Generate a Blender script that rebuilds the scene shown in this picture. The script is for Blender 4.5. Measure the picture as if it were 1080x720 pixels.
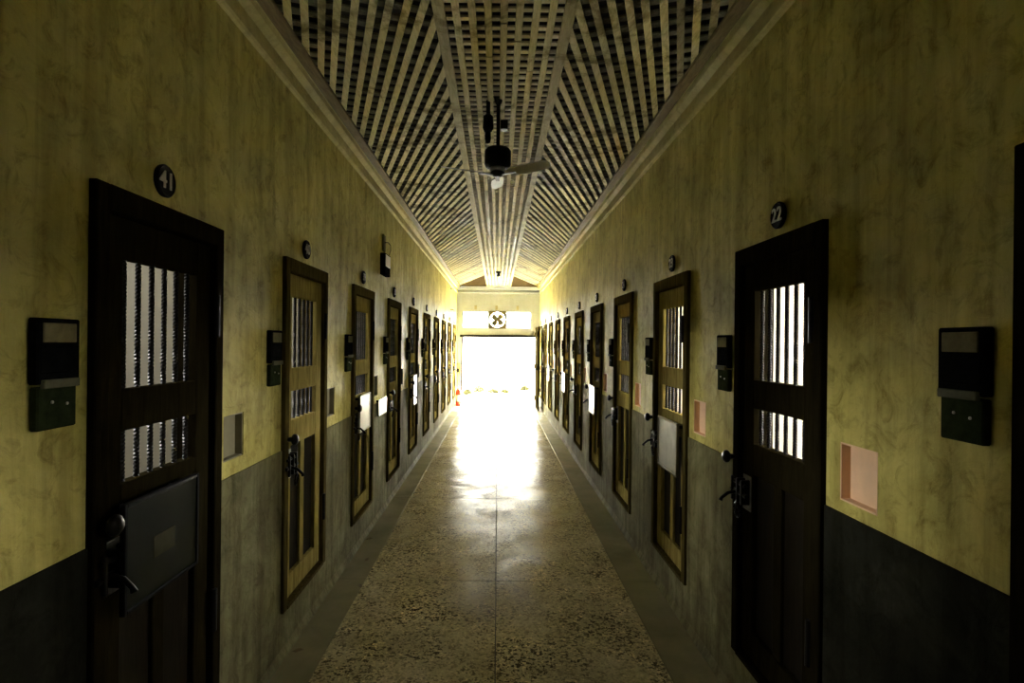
import bpy, bmesh, math, random
from mathutils import Matrix, Vector, Euler

random.seed(7)
for o in list(bpy.data.objects):
    bpy.data.objects.remove(o)
SC = bpy.context.scene
COL = SC.collection
R = math.radians

# ------------------------------------------------------------------ measures (metres)
CAM_H = 1.73
XL, XR = -1.165, 1.18          # corridor wall faces
XC = 0.015
Y_BACK, Y_END = -3.4, 16.05   # corridor ends
Z_LATH = 3.30                 # underside of the lath ceiling
Z_DADO = {'L': 1.133, 'R': 1.162}
PITCH = 1.455
DOOR_W = 0.752
L_FIRST, R_FIRST = 1.615, 2.035    # near edge of door 41 / door 22

# ------------------------------------------------------------------ camera
cam_d = bpy.data.cameras.new('camera')
cam = bpy.data.objects.new('camera', cam_d)
COL.objects.link(cam)
cam.location = (0, 0, CAM_H)
cam.rotation_euler = (Matrix.Rotation(R(90), 3, 'X') @ Matrix.Rotation(R(0.6), 3, 'Z')).to_euler()
cam_d.sensor_width = 36.0
cam_d.lens = 20.0
cam_d.shift_x = 15.0 / 1080.0
cam_d.shift_y = 1.0 / 1080.0
cam_d.clip_start = 0.02
SC.camera = cam

# ------------------------------------------------------------------ sky and light
world = bpy.data.worlds.new('overcast_sky')
SC.world = world
world.use_nodes = True
wn = world.node_tree.nodes
bg = wn['Background']
bg.inputs['Color'].default_value = (1.0, 0.98, 0.94, 1)
SKY = 105.0
bg.inputs['Strength'].default_value = SKY

sun_d = bpy.data.lights.new('sun', 'SUN')
sun_d.energy = 300.0
sun_d.angle = R(0.6)
sun_d.color = (1.0, 0.97, 0.88)
sun = bpy.data.objects.new('sun', sun_d)
COL.objects.link(sun)
sun.location = (4, 30, 20)
sun.rotation_euler = Euler((R(-36), 0, R(-8)))     # high sun from beyond the doorway

def portal(name, loc, rot, sx, sy):
    d = bpy.data.lights.new(name, 'AREA')
    d.shape = 'RECTANGLE'
    d.size, d.size_y = sx, sy
    d.cycles.is_portal = True
    o = bpy.data.objects.new(name, d)
    COL.objects.link(o)
    o.location = loc
    o.rotation_euler = rot
    return o

vs = SC.view_settings
vs.view_transform = 'Standard'
vs.look = 'None'
vs.gamma = 1.0
vs.use_curve_mapping = False
vs.exposure = 0.0
cy = SC.cycles
cy.use_denoising = True
cy.max_bounces = 14
cy.diffuse_bounces = 10
cy.glossy_bounces = 4
cy.transparent_max_bounces = 12
cy.sample_clamp_indirect = 20.0
cy.caustics_reflective = False
cy.caustics_refractive = False

# ------------------------------------------------------------------ materials
def new_mat(name):
    m = bpy.data.materials.new(name)
    m.use_nodes = True
    nt = m.node_tree
    b = nt.nodes['Principled BSDF']
    return m, nt, b

def N(nt, t, **kw):
    n = nt.nodes.new(t)
    for k, v in kw.items():
        if hasattr(n, k):
            setattr(n, k, v)
        else:
            n.inputs[k].default_value = v
    return n

def ramp(nt, fac, stops):
    r = nt.nodes.new('ShaderNodeValToRGB')
    el = r.color_ramp.elements
    while len(el) < len(stops):
        el.new(0.5)
    for e, (p, c) in zip(el, stops):
        e.position = p
        e.color = (*c, 1) if len(c) == 3 else c
    nt.links.new(fac, r.inputs[0])
    return r.outputs[0]

def coords(nt, scale=(1, 1, 1), kind='Position'):
    if kind == 'Position':
        src = nt.nodes.new('ShaderNodeNewGeometry').outputs['Position']
    else:
        src = nt.nodes.new('ShaderNodeTexCoord').outputs['Object']
    mp = nt.nodes.new('ShaderNodeMapping')
    mp.inputs['Scale'].default_value = scale
    nt.links.new(src, mp.inputs[0])
    return mp.outputs[0]

def noise(nt, vec, scale, detail=5, rough=0.6, dist=0.0):
    n = nt.nodes.new('ShaderNodeTexNoise')
    n.inputs['Scale'].default_value = scale
    n.inputs['Detail'].default_value = detail
    n.inputs['Roughness'].default_value = rough
    n.inputs['Distortion'].default_value = dist
    nt.links.new(vec, n.inputs['Vector'])
    return n.outputs['Fac']

def mixc(nt, fac, a, b, mode='MIX'):
    m = nt.nodes.new('ShaderNodeMix')
    m.data_type = 'RGBA'
    m.blend_type = mode
    for sock, v in ((m.inputs[0], fac), (m.inputs[6], a), (m.inputs[7], b)):
        if hasattr(v, 'links'):
            nt.links.new(v, sock)
        elif isinstance(v, (int, float)):
            sock.default_value = v
        else:
            sock.default_value = (*v, 1)
    return m.outputs[2]

def bump(nt, b, h, strength=0.3, dist=0.01):
    n = nt.nodes.new('ShaderNodeBump')
    n.inputs['Strength'].default_value = strength
    n.inputs['Distance'].default_value = dist
    nt.links.new(h, n.inputs['Height'])
    nt.links.new(n.outputs[0], b.inputs['Normal'])

def plain(name, col, rough=0.6, metal=0.0, nscale=25.0, amount=0.25, spec=0.5, bstr=0.08):
    m, nt, b = new_mat(name)
    v = coords(nt)
    f = noise(nt, v, nscale, 4)
    dark = tuple(c * (1 - amount) for c in col)
    lite = tuple(min(1, c * (1 + amount)) for c in col)
    c = ramp(nt, f, [(0.3, dark), (0.7, lite)])
    nt.links.new(c, b.inputs['Base Color'])
    b.inputs['Roughness'].default_value = rough
    b.inputs['Metallic'].default_value = metal
    b.inputs['Specular IOR Level'].default_value = spec
    bump(nt, b, f, bstr, 0.004)
    return m

def plaster(name, c1, c2, c3, rough=0.5, streak=0.5, bstr=0.35, spec=0.25, marks=0.6):
    """limewashed plaster: cloudy, with vertical run-down streaks, blotches and scratches"""
    m, nt, b = new_mat(name)
    v = coords(nt)
    cloud = noise(nt, v, 1.9, 7, 0.68, 0.5)
    base = ramp(nt, cloud, [(0.34, c1), (0.52, c2), (0.66, c3)])
    vs_ = coords(nt, (6.0, 6.0, 0.5))
    st = noise(nt, vs_, 2.0, 6, 0.65, 0.3)
    stc = ramp(nt, st, [(0.38, (0.45, 0.42, 0.34)), (0.56, (1, 1, 1))])
    col = mixc(nt, streak, base, stc, 'MULTIPLY')
    fine = noise(nt, v, 11, 8, 0.75, 0.9)
    fc = ramp(nt, fine, [(0.34, (0.45, 0.42, 0.33)), (0.50, (1, 1, 1)), (0.64, (1, 1, 1)), (0.74, (1.35, 1.33, 1.3))])
    col = mixc(nt, marks, col, fc, 'MULTIPLY')
    sv = coords(nt, (3.0, 3.0, 1.3))
    sc = noise(nt, sv, 2.6, 3, 0.5, 3.5)
    scc = ramp(nt, sc, [(0.492, (0, 0, 0)), (0.50, (1, 1, 1)), (0.508, (0, 0, 0))])
    col = mixc(nt, mixc(nt, 0.86, scc, (0, 0, 0)), col, c3)
    nt.links.new(col, b.inputs['Base Color'])
    b.inputs['Specular IOR Level'].default_value = spec
    rr = nt.nodes.new('ShaderNodeMapRange')
    nt.links.new(cloud, rr.inputs[0])
    rr.inputs[1].default_value = 0.3
    rr.inputs[2].default_value = 0.7
    rr.inputs[3].default_value = rough + 0.15
    rr.inputs[4].default_value = rough - 0.1
    nt.links.new(rr.outputs[0], b.inputs['Roughness'])
    h = noise(nt, v, 8, 9, 0.66, 1.2)
    bump(nt, b, h, bstr, 0.02)
    return m

M = {}
M['wall'] = plaster('wall_plaster', (0.36, 0.312, 0.085), (0.53, 0.465, 0.135), (0.64, 0.575, 0.19), spec=0.02, marks=0.75)
M['dado'] = plaster('dado_cement', (0.10, 0.092, 0.042), (0.17, 0.157, 0.075), (0.25, 0.232, 0.115), rough=0.75, streak=0.6, spec=0.02)
M['dark_dado'] = plaster('dado_near_black', (0.012, 0.012, 0.008), (0.02, 0.02, 0.014), (0.034, 0.033, 0.023), rough=0.8, streak=0.5, spec=0.0)
M['end_wall'] = plaster('end_wall_plaster', (0.42, 0.46, 0.585), (0.45, 0.49, 0.62), (0.48, 0.52, 0.65), streak=0.1, marks=0.2)
M['cornice'] = plaster('cornice_plaster', (0.44, 0.385, 0.14), (0.54, 0.48, 0.19), (0.62, 0.56, 0.25), rough=0.7, streak=0.2, bstr=0.1, spec=0.08, marks=0.4)
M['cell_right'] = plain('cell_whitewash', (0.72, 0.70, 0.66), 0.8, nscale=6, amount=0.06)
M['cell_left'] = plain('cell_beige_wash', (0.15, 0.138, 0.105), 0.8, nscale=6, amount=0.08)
M['cell_floor'] = plain('cell_floor_boards', (0.25, 0.18, 0.10), 0.6, nscale=10)

def wood(name, c1, c2, c3, rough=0.5, scale=(9, 1.2, 9), stain=0.0, rand=0.0, kind='Object', bstr=0.25, spec=0.03):
    m, nt, b = new_mat(name)
    v = coords(nt, scale, kind)
    g = noise(nt, v, 5.0, 6, 0.65, 0.8)
    col = ramp(nt, g, [(0.28, c1), (0.5, c2), (0.74, c3)])
    if rand:
        oi = nt.nodes.new('ShaderNodeObjectInfo')
        rc = ramp(nt, oi.outputs['Random'], [(0.0, (0.10, 0.09, 0.06)), (0.10, (0.35, 0.33, 0.27)), (0.22, (0.9, 0.89, 0.86)), (1.0, (1.0, 1.0, 1.0))])
        col = mixc(nt, rand, col, rc, 'MULTIPLY')
    if stain:
        p = coords(nt)
        s1 = noise(nt, p, 2.3, 6, 0.7, 0.5)
        sc = ramp(nt, s1, [(0.30, (0.12, 0.105, 0.065)), (0.41, (0.45, 0.42, 0.33)), (0.49, (1, 1, 1))])
        col = mixc(nt, stain, col, sc, 'MULTIPLY')
    nt.links.new(col, b.inputs['Base Color'])
    b.inputs['Roughness'].default_value = rough
    b.inputs['Specular IOR Level'].default_value = spec
    bump(nt, b, g, bstr, 0.004)
    return m

M['door_frame'] = wood('door_frame_wood', (0.03, 0.023, 0.007), (0.06, 0.046, 0.014), (0.10, 0.078, 0.024), 0.7, (8, 8, 1.0), spec=0.0)
M['black_frame'] = wood('near_black_frame', (0.006, 0.0048, 0.002), (0.011, 0.0088, 0.004), (0.018, 0.014, 0.006), 0.6, (8, 8, 1.0), spec=0.0)
M['black_wood'] = wood('near_black_leaf', (0.008, 0.006, 0.0024), (0.015, 0.012, 0.005), (0.026, 0.02, 0.008), 0.6, (8, 8, 1.0), spec=0.0)
M['door_wood'] = wood('door_leaf_wood', (0.13, 0.10, 0.03), (0.27, 0.215, 0.065), (0.40, 0.325, 0.105), 0.65, (8, 8, 1.0), spec=0.0)
M['door_panel'] = wood('door_panel_wood', (0.006, 0.005, 0.003), (0.012, 0.009, 0.005), (0.02, 0.016, 0.008), 0.6, (8, 8, 1.0), spec=0.08)
M['lath'] = wood('lath_wood', (0.48, 0.42, 0.20), (0.70, 0.63, 0.34), (0.82, 0.75, 0.45), 0.6, (14, 1.5, 14), stain=0.95, rand=0.8)
M['side_cross'] = wood('shaded_side_cross_lath', (0.13, 0.125, 0.09), (0.19, 0.18, 0.13), (0.26, 0.25, 0.19), 0.7, (6, 6, 6), stain=0.8)  # darker copy: dimness of the recessed side laths is put into the colour
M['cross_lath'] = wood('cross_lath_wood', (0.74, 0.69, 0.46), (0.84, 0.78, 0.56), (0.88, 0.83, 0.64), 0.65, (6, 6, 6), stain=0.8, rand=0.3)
M['edge_board'] = wood('edge_board_wood', (0.32, 0.275, 0.13), (0.46, 0.40, 0.20), (0.56, 0.50, 0.28), 0.6, (14, 1.5, 14), stain=0.7)
M['brown_board'] = wood('brown_ceiling_board', (0.10, 0.072, 0.026), (0.16, 0.12, 0.045), (0.21, 0.16, 0.065), 0.55, (10, 1.5, 10))
M['corner_board'] = wood('dark_brown_corner_board', (0.022, 0.014, 0.0055), (0.036, 0.024, 0.0095), (0.052, 0.036, 0.015), 0.6, (10, 1.5, 10), spec=0.0)
M['roof_void'] = plain('near_black_roof_boards', (0.02, 0.018, 0.014), 0.9, nscale=6)  # near-black boards of the void above the laths
M['iron'] = plain('black_iron', (0.008, 0.007, 0.006), 0.4, 0.0, 60, 0.4, 0.12, 0.2)
M['iron_bar'] = plain('twisted_bar_iron', (0.012, 0.011, 0.009), 0.4, 0.0, 60, 0.3, 0.18)
M['steel'] = plain('worn_steel', (0.30, 0.28, 0.22), 0.4, 0.8, 40, 0.3)
M['black_plate'] = plain('black_enamel', (0.006, 0.006, 0.007), 0.6, 0.0, 40, 0.3, 0.05)
M['digit'] = plain('pale_digit_paint', (0.50, 0.48, 0.40), 0.6, 0.0, 60, 0.2)
M['box_dark'] = plain('box_dark_plastic', (0.007, 0.007, 0.0065), 0.4, 0.0, 30, 0.3, 0.0)
M['box_lower'] = plain('box_lower_green', (0.02, 0.026, 0.011), 0.45, 0.0, 30, 0.3, 0.0)
M['box_panel'] = plain('box_yellowed_panel', (0.17, 0.15, 0.075), 0.6, 0.0, 30, 0.2, 0.0)
M['box_ledge'] = plain('box_grey_ledge', (0.12, 0.12, 0.075), 0.6, 0.0, 30, 0.2, 0.0)
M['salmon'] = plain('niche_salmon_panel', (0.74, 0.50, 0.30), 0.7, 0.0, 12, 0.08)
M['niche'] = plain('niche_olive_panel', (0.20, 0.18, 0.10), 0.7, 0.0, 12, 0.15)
M['niche_rim'] = plain('niche_rim_plaster', (0.60, 0.55, 0.36), 0.7, 0.0, 12, 0.1)
M['white_sheet'] = plain('white_notice_sheet', (0.82, 0.82, 0.79), 0.16, 0.0, 8, 0.03, 0.6, 0.0)
M['dark_sheet'] = plain('dim_notice_sheet', (0.014, 0.015, 0.009), 0.35, 0.0, 6, 0.3, 0.06)
M['photo_sheet'] = None
M['dim_strip'] = plain('board_strip_olive', (0.14, 0.125, 0.07), 0.6, 0.0, 30, 0.15, 0.1)
M['lamp_glass'] = plain('lamp_pale_cover', (0.55, 0.53, 0.42), 0.3, 0.0, 20, 0.1)
M['fan_dark'] = plain('fan_motor_black', (0.006, 0.006, 0.006), 0.6, 0.0, 30, 0.3, 0.1)
M['fan_blade'] = plain('fan_blade_pale', (0.62, 0.60, 0.52), 0.3, 0.0, 20, 0.1)
M['red'] = plain('extinguisher_red', (0.60, 0.04, 0.02), 0.3, 0.0, 30, 0.1)
M['ext_label'] = plain('extinguisher_label', (0.75, 0.72, 0.66), 0.5, 0.0, 30, 0.08)
M['grey_panel'] = plain('switch_panel_grey', (0.36, 0.34, 0.24), 0.5, 0.0, 20, 0.1)
M['yellow'] = plain('switch_yellow', (0.65, 0.55, 0.08), 0.5, 0.0, 20, 0.1)
M['olive_metal'] = plain('exhaust_fan_olive', (0.09, 0.075, 0.022), 0.5, 0.0, 20, 0.2)
M['leaf_wood'] = wood('gate_leaf_wood', (0.008, 0.0065, 0.0025), (0.014, 0.011, 0.004), (0.022, 0.018, 0.007), 0.6, (8, 8, 1.0), spec=0.0)
M['threshold'] = plain('threshold_red_brown', (0.03, 0.010, 0.005), 0.7, 0.0, 20, 0.2)
M['courtyard_ground'] = plain('courtyard_concrete', (0.62, 0.61, 0.56), 0.8, 0.0, 3, 0.06)
M['courtyard_wall'] = plain('courtyard_whitewash', (0.78, 0.77, 0.72), 0.8, 0.0, 3, 0.04)
M['foliage'] = plain('shrub_leaf_green', (0.020, 0.019, 0.004), 0.6, 0.0, 8, 0.4, 0.1)
M['stem'] = plain('shrub_stem', (0.05, 0.04, 0.02), 0.7)
M['smooth_margin'] = None
M['dry_leaf'] = plain('dry_leaf', (0.10, 0.07, 0.02), 0.6)

def glass_mat():
    m = bpy.data.materials.new('thin_window_glass')
    m.use_nodes = True
    nt = m.node_tree
    nt.nodes.remove(nt.nodes['Principled BSDF'])
    tr = nt.nodes.new('ShaderNodeBsdfTransparent')
    tr.inputs[0].default_value = (0.93, 0.95, 0.92, 1)
    gl = nt.nodes.new('ShaderNodeBsdfGlossy')
    gl.inputs['Roughness'].default_value = 0.03
    mx = nt.nodes.new('ShaderNodeMixShader')
    v = coords(nt)
    f = noise(nt, v, 3)
    mr = nt.nodes.new('ShaderNodeMapRange')
    mr.inputs[3].default_value = 0.05
    mr.inputs[4].default_value = 0.10
    nt.links.new(f, mr.inputs[0])
    nt.links.new(mr.outputs[0], mx.inputs[0])
    nt.links.new(tr.outputs[0], mx.inputs[1])
    nt.links.new(gl.outputs[0], mx.inputs[2])
    nt.links.new(mx.outputs[0], nt.nodes['Material Output'].inputs[0])
    return m
M['glass'] = glass_mat()

def terrazzo(name, dark, mid, pale, rough, speck=True, ior=1.28):
    m, nt, b = new_mat(name)
    v = coords(nt)
    big = noise(nt, v, 1.4, 6, 0.65, 0.3)
    col = ramp(nt, big, [(0.32, dark), (0.55, mid), (0.75, pale)])
    if speck:
        patch = noise(nt, v, 2.6, 6, 0.7, 0.8)
        for sc_, lo, hi in ((62, 0.05, 0.25), (110, 0.15, 0.20)):
            vo = nt.nodes.new('ShaderNodeTexVoronoi')
            vo.inputs['Scale'].default_value = sc_
            nt.links.new(v, vo.inputs['Vector'])
            sep = nt.nodes.new('ShaderNodeSeparateColor')
            nt.links.new(vo.outputs['Color'], sep.inputs[0])
            sp = ramp(nt, sep.outputs[0], [(0.0, (0.06, 0.05, 0.035)), (hi - 0.06, (0.16, 0.14, 0.10)), (hi, (1, 1, 1)), (0.82, (1, 1, 1)), (1.0, (1.8, 1.75, 1.6))])
            pf = ramp(nt, patch, [(0.40, (0.30, 0.30, 0.30)), (0.60, (0.9, 0.9, 0.9))])
            col = mixc(nt, pf, col, mixc(nt, 1.0, col, sp, 'MULTIPLY'))
    nt.nodes.remove(b)
    df = nt.nodes.new('ShaderNodeBsdfDiffuse')
    nt.links.new(col, df.inputs['Color'])
    gl = nt.nodes.new('ShaderNodeBsdfGlossy')
    gl.distribution = 'BECKMANN'
    gl.inputs['Color'].default_value = (1.0, 0.98, 0.90, 1)
    f2 = noise(nt, v, 1.8, 7, 0.72, 0.6)
    rr = nt.nodes.new('ShaderNodeMapRange')
    nt.links.new(f2, rr.inputs[0])
    for i_, val in ((1, 0.3), (2, 0.7), (3, rough - 0.06), (4, rough + 0.10)):
        rr.inputs[i_].default_value = val
    nt.links.new(rr.outputs[0], gl.inputs['Roughness'])
    bp = nt.nodes.new('ShaderNodeBump')
    bp.inputs['Strength'].default_value = 0.10
    bp.inputs['Distance'].default_value = 0.004
    nt.links.new(noise(nt, v, 30, 5, 0.6), bp.inputs['Height'])
    for n_ in (df, gl):
        nt.links.new(bp.outputs[0], n_.inputs['Normal'])
    fr = nt.nodes.new('ShaderNodeFresnel')
    fr.inputs['IOR'].default_value = ior
    wear = nt.nodes.new('ShaderNodeMapRange')          # polish is worn away in patches
    nt.links.new(noise(nt, v, 2.7, 7, 0.72, 0.9), wear.inputs[0])
    for i_, val in ((1, 0.38), (2, 0.60), (3, 0.42), (4, 0.10)):
        wear.inputs[i_].default_value = val
    mu = nt.nodes.new('ShaderNodeMath')
    mu.operation = 'MULTIPLY'
    nt.links.new(fr.outputs[0], mu.inputs[0])
    nt.links.new(wear.outputs[0], mu.inputs[1])
    mx = nt.nodes.new('ShaderNodeMixShader')
    nt.links.new(mu.outputs[0], mx.inputs[0])
    nt.links.new(df.outputs[0], mx.inputs[1])
    nt.links.new(gl.outputs[0], mx.inputs[2])
    nt.links.new(mx.outputs[0], nt.nodes['Material Output'].inputs[0])
    return m
M['terrazzo'] = terrazzo('terrazzo_floor', (0.32, 0.28, 0.155), (0.47, 0.415, 0.245), (0.58, 0.52, 0.325), 0.26)
M['margin'] = terrazzo('smooth_cement_margin', (0.16, 0.148, 0.085), (0.23, 0.21, 0.125), (0.30, 0.28, 0.17), 0.38, speck=False, ior=1.12)
M['joint'] = plain('floor_joint', (0.05, 0.045, 0.03), 0.8)

def photo_sheet():
    m, nt, b = new_mat('printed_notice_sheet')
    v = coords(nt, (1, 1, 1), 'Object')
    f = noise(nt, v, 9, 2, 0.4)
    c = ramp(nt, f, [(0.36, (0.45, 0.12, 0.12)), (0.46, (0.8, 0.62, 0.58)), (0.54, (0.84, 0.82, 0.80))])
    nt.links.new(c, b.inputs['Base Color'])
    b.inputs['Roughness'].default_value = 0.18
    return m
M['photo_sheet'] = photo_sheet()

def dim_sheet():
    m, nt, b = new_mat('dim_grey_sheet')
    v = coords(nt, (1, 1, 1), 'Object')
    f = noise(nt, v, 7, 4, 0.6)
    c = ramp(nt, f, [(0.3, (0.16, 0.17, 0.13)), (0.7, (0.30, 0.30, 0.24))])
    nt.links.new(c, b.inputs['Base Color'])
    b.inputs['Roughness'].default_value = 0.2
    return m
M['dim_sheet'] = dim_sheet()
M['paper_dim'] = plain('small_dim_paper', (0.05, 0.045, 0.022), 0.7, 0.0, 30, 0.15, 0.05)

# ------------------------------------------------------------------ mesh helpers
class MB:
    """collects simple shapes in one bmesh; build() links them as ONE mesh object"""
    def __init__(self):
        self.bm = bmesh.new()
    def box(self, x0, x1, y0, y1, z0, z1, bev=0.0, mat=None):
        bm = self.bm
        r = bmesh.ops.create_cube(bm, size=1.0)
        vs_ = r['verts']
        for v in vs_:
            v.co = Vector((x0 + (v.co.x + .5) * (x1 - x0), y0 + (v.co.y + .5) * (y1 - y0), z0 + (v.co.z + .5) * (z1 - z0)))
        if mat is not None:
            bmesh.ops.transform(bm, matrix=mat, verts=vs_)
        if bev:
            es = list({e for v in vs_ for e in v.link_edges})
            bmesh.ops.bevel(bm, geom=es, offset=bev, segments=1, affect='EDGES')
        return self
    def prism(self, pts, axis, a0, a1):
        """extrude a polygon (2-D points) along an axis from a0 to a1"""
        bm = self.bm
        def P(p, t):
            if axis == 'x': return (t, p[0], p[1])
            if axis == 'y': return (p[0], t, p[1])
            return (p[0], p[1], t)
        A = [bm.verts.new(P(p, a0)) for p in pts]
        B = [bm.verts.new(P(p, a1)) for p in pts]
        n = len(pts)
        bm.faces.new(A)
        bm.faces.new(list(reversed(B)))
        for i in range(n):
            bm.faces.new((A[i], B[i], B[(i + 1) % n], A[(i + 1) % n]))
        return self
    def tube(self, pts, r, seg=8, caps=True):
        """round bar through points; r a number or a list"""
        bm = self.bm
        pts = [Vector(p) for p in pts]
        rs = r if isinstance(r, (list, tuple)) else [r] * len(pts)
        rings = []
        up = Vector((0, 0, 1))
        for i, p in enumerate(pts):
            t = (pts[min(i + 1, len(pts) - 1)] - pts[max(i - 1, 0)]).normalized()
            ref = up if abs(t.dot(up)) < 0.95 else Vector((1, 0, 0))
            a = t.cross(ref).normalized()
            b = t.cross(a).normalized()
            rings.append([bm.verts.new(p + rs[i] * (math.cos(2 * math.pi * k / seg) * a + math.sin(2 * math.pi * k / seg) * b)) for k in range(seg)])
        for A, B in zip(rings, rings[1:]):
            for k in range(seg):
                bm.faces.new((A[k], A[(k + 1) % seg], B[(k + 1) % seg], B[k]))
        if caps:
            bm.faces.new(list(reversed(rings[0])))
            bm.faces.new(rings[-1])
        return self
    def lathe(self, prof, seg=24, axis='z', loc=(0, 0, 0)):
        """prof: (radius, height) list, closed at both ends by small radii"""
        bm = self.bm
        rings = []
        for r, h in prof:
            ring = []
            for k in range(seg):
                a = 2 * math.pi * k / seg
                c, s = r * math.cos(a), r * math.sin(a)
                p = {'z': (c, s, h), 'x': (h, c, s), 'y': (c, h, s)}[axis]
                ring.append(bm.verts.new((p[0] + loc[0], p[1] + loc[1], p[2] + loc[2])))
            rings.append(ring)
        for A, B in zip(rings, rings[1:]):
            for k in range(seg):
                bm.faces.new((A[k], A[(k + 1) % seg], B[(k + 1) % seg], B[k]))
        bm.faces.new(list(reversed(rings[0])))
        bm.faces.new(rings[-1])
        return self
    def mesh(self, name, mat, smooth=False):
        bmesh.ops.recalc_face_normals(self.bm, faces=self.bm.faces)
        me = bpy.data.meshes.new(name)
        self.bm.to_mesh(me)
        self.bm.free()
        me.materials.append(mat)
        if smooth:
            for p in me.polygons:
                p.use_smooth = True
        return me
    def build(self, name, mat, parent=None, loc=None, smooth=False):
        o = bpy.data.objects.new(name, self.mesh(name, mat, smooth))
        COL.objects.link(o)
        if parent:
            o.parent = parent
        if loc:
            o.location = loc
        return o

def link_mesh(name, me, parent=None, loc=(0, 0, 0), rot=(0, 0, 0)):
    o = bpy.data.objects.new(name, me)
    COL.objects.link(o)
    o.parent = parent
    o.location = loc
    o.rotation_euler = rot
    return o

def empty(name, loc=(0, 0, 0), rz=0.0):
    o = bpy.data.objects.new(name, None)
    o.empty_display_size = 0.1
    COL.objects.link(o)
    o.location = loc
    o.rotation_euler = (0, 0, rz)
    return o

def tag(o, label=None, cat=None, group=None, kind=None):
    if label: o['label'] = label
    if cat: o['category'] = cat
    if group: o['group'] = group
    if kind: o['kind'] = kind
    return o

def copy_tree(o, parent=None):
    c = o.copy()
    COL.objects.link(c)
    c.parent = parent
    for ch in list(o.children):
        copy_tree(ch, c)
    return c

def remove_tree(o):
    for ch in list(o.children):
        remove_tree(ch)
    bpy.data.objects.remove(o)

def holed_wall(name, mat, axis, face, back, u0, u1, z0, z1, holes, parent=None):
    """slab between 'face' and 'back' along axis ('x': faces +-x, u = y; 'y': u = x) with rectangular through-holes (u0,u1,z0,z1)"""
    us = sorted({u0, u1, *[h[0] for h in holes], *[h[1] for h in holes]})
    zs = sorted({z0, z1, *[h[2] for h in holes], *[h[3] for h in holes]})
    us = [u for u in us if u0 - 1e-9 <= u <= u1 + 1e-9]
    zs = [z for z in zs if z0 - 1e-9 <= z <= z1 + 1e-9]
    nu, nz = len(us) - 1, len(zs) - 1
    def solid(i, j):
        if i < 0 or j < 0 or i >= nu or j >= nz:
            return False
        cu, cz = (us[i] + us[i + 1]) / 2, (zs[j] + zs[j + 1]) / 2
        return not any(h[0] < cu < h[1] and h[2] < cz < h[3] for h in holes)
    bm = bmesh.new()
    cache = {}
    def V(i, j, d):
        k = (i, j, d)
        if k not in cache:
            t = face if d == 0 else back
            cache[k] = bm.verts.new((t, us[i], zs[j]) if axis == 'x' else (us[i], t, zs[j]))
        return cache[k]
    for i in range(nu):
        for j in range(nz):
            if not solid(i, j):
                continue
            bm.faces.new((V(i, j, 0), V(i + 1, j, 0), V(i + 1, j + 1, 0), V(i, j + 1, 0)))
            bm.faces.new((V(i, j, 1), V(i, j + 1, 1), V(i + 1, j + 1, 1), V(i + 1, j, 1)))
            for di, dj, a, b in ((-1, 0, (i, j), (i, j + 1)), (1, 0, (i + 1, j), (i + 1, j + 1)), (0, -1, (i, j), (i + 1, j)), (0, 1, (i, j + 1), (i + 1, j + 1))):
                if not solid(i + di, j + dj):
                    bm.faces.new((V(*a, 0), V(*b, 0), V(*b, 1), V(*a, 1)))
    bmesh.ops.recalc_face_normals(bm, faces=bm.faces)
    me = bpy.data.meshes.new(name)
    bm.to_mesh(me)
    bm.free()
    me.materials.append(mat)
    o = bpy.data.objects.new(name, me)
    COL.objects.link(o)
    o.parent = parent
    return o

# ------------------------------------------------------------------ layout lists
DZ0, DZ1 = 0.25, 2.185
left_y = [L_FIRST + PITCH * k for k in range(0, 10)]
right_y = [R_FIRST + PITCH * k - (0.05 if k < 0 else 0.0) for k in range(-1, 10)]
NICHE_Z = (1.205, 1.402)

def niche_span(y0, side):      # left: beyond the door; right: before it
    return (y0 + DOOR_W + 0.045, y0 + DOOR_W + 0.235) if side == 'L' else (y0 - 0.275, y0 - 0.085)

# ------------------------------------------------------------------ floor
T_WALL = 0.15
fl = MB().box(XL - 0.02, XR + 0.02, Y_BACK, Y_END + 0.30, -0.12, -0.014).build('floor', M['joint'])
tag(fl, 'terrazzo corridor floor with smooth cement margins along both walls', 'floor', kind='structure')
sx0, sx1 = XL + 0.22, XR - 0.26
seam_x = 0.004
ys = [Y_BACK] + [4.13 + 2.17 * i for i in range(-3, 6) if 4.13 + 2.17 * i > Y_BACK + 0.3] + [Y_END + 0.28]
for i in range(len(ys) - 1):
    for (x0, x1) in ((sx0, seam_x), (seam_x, sx1)):
        MB().box(x0 + 0.003, x1 - 0.003, ys[i] + 0.002, ys[i + 1] - 0.002, -0.014, 0.0, 0.0015).build('terrazzo_slab', M['terrazzo'], fl)
    for (x0, x1) in ((XL - 0.01, sx0), (sx1, XR + 0.01)):
        MB().box(x0, x1 - 0.0, ys[i] + 0.001, ys[i + 1] - 0.001, -0.014, 0.004, 0.002).build('margin_slab', M['margin'], fl)

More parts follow.
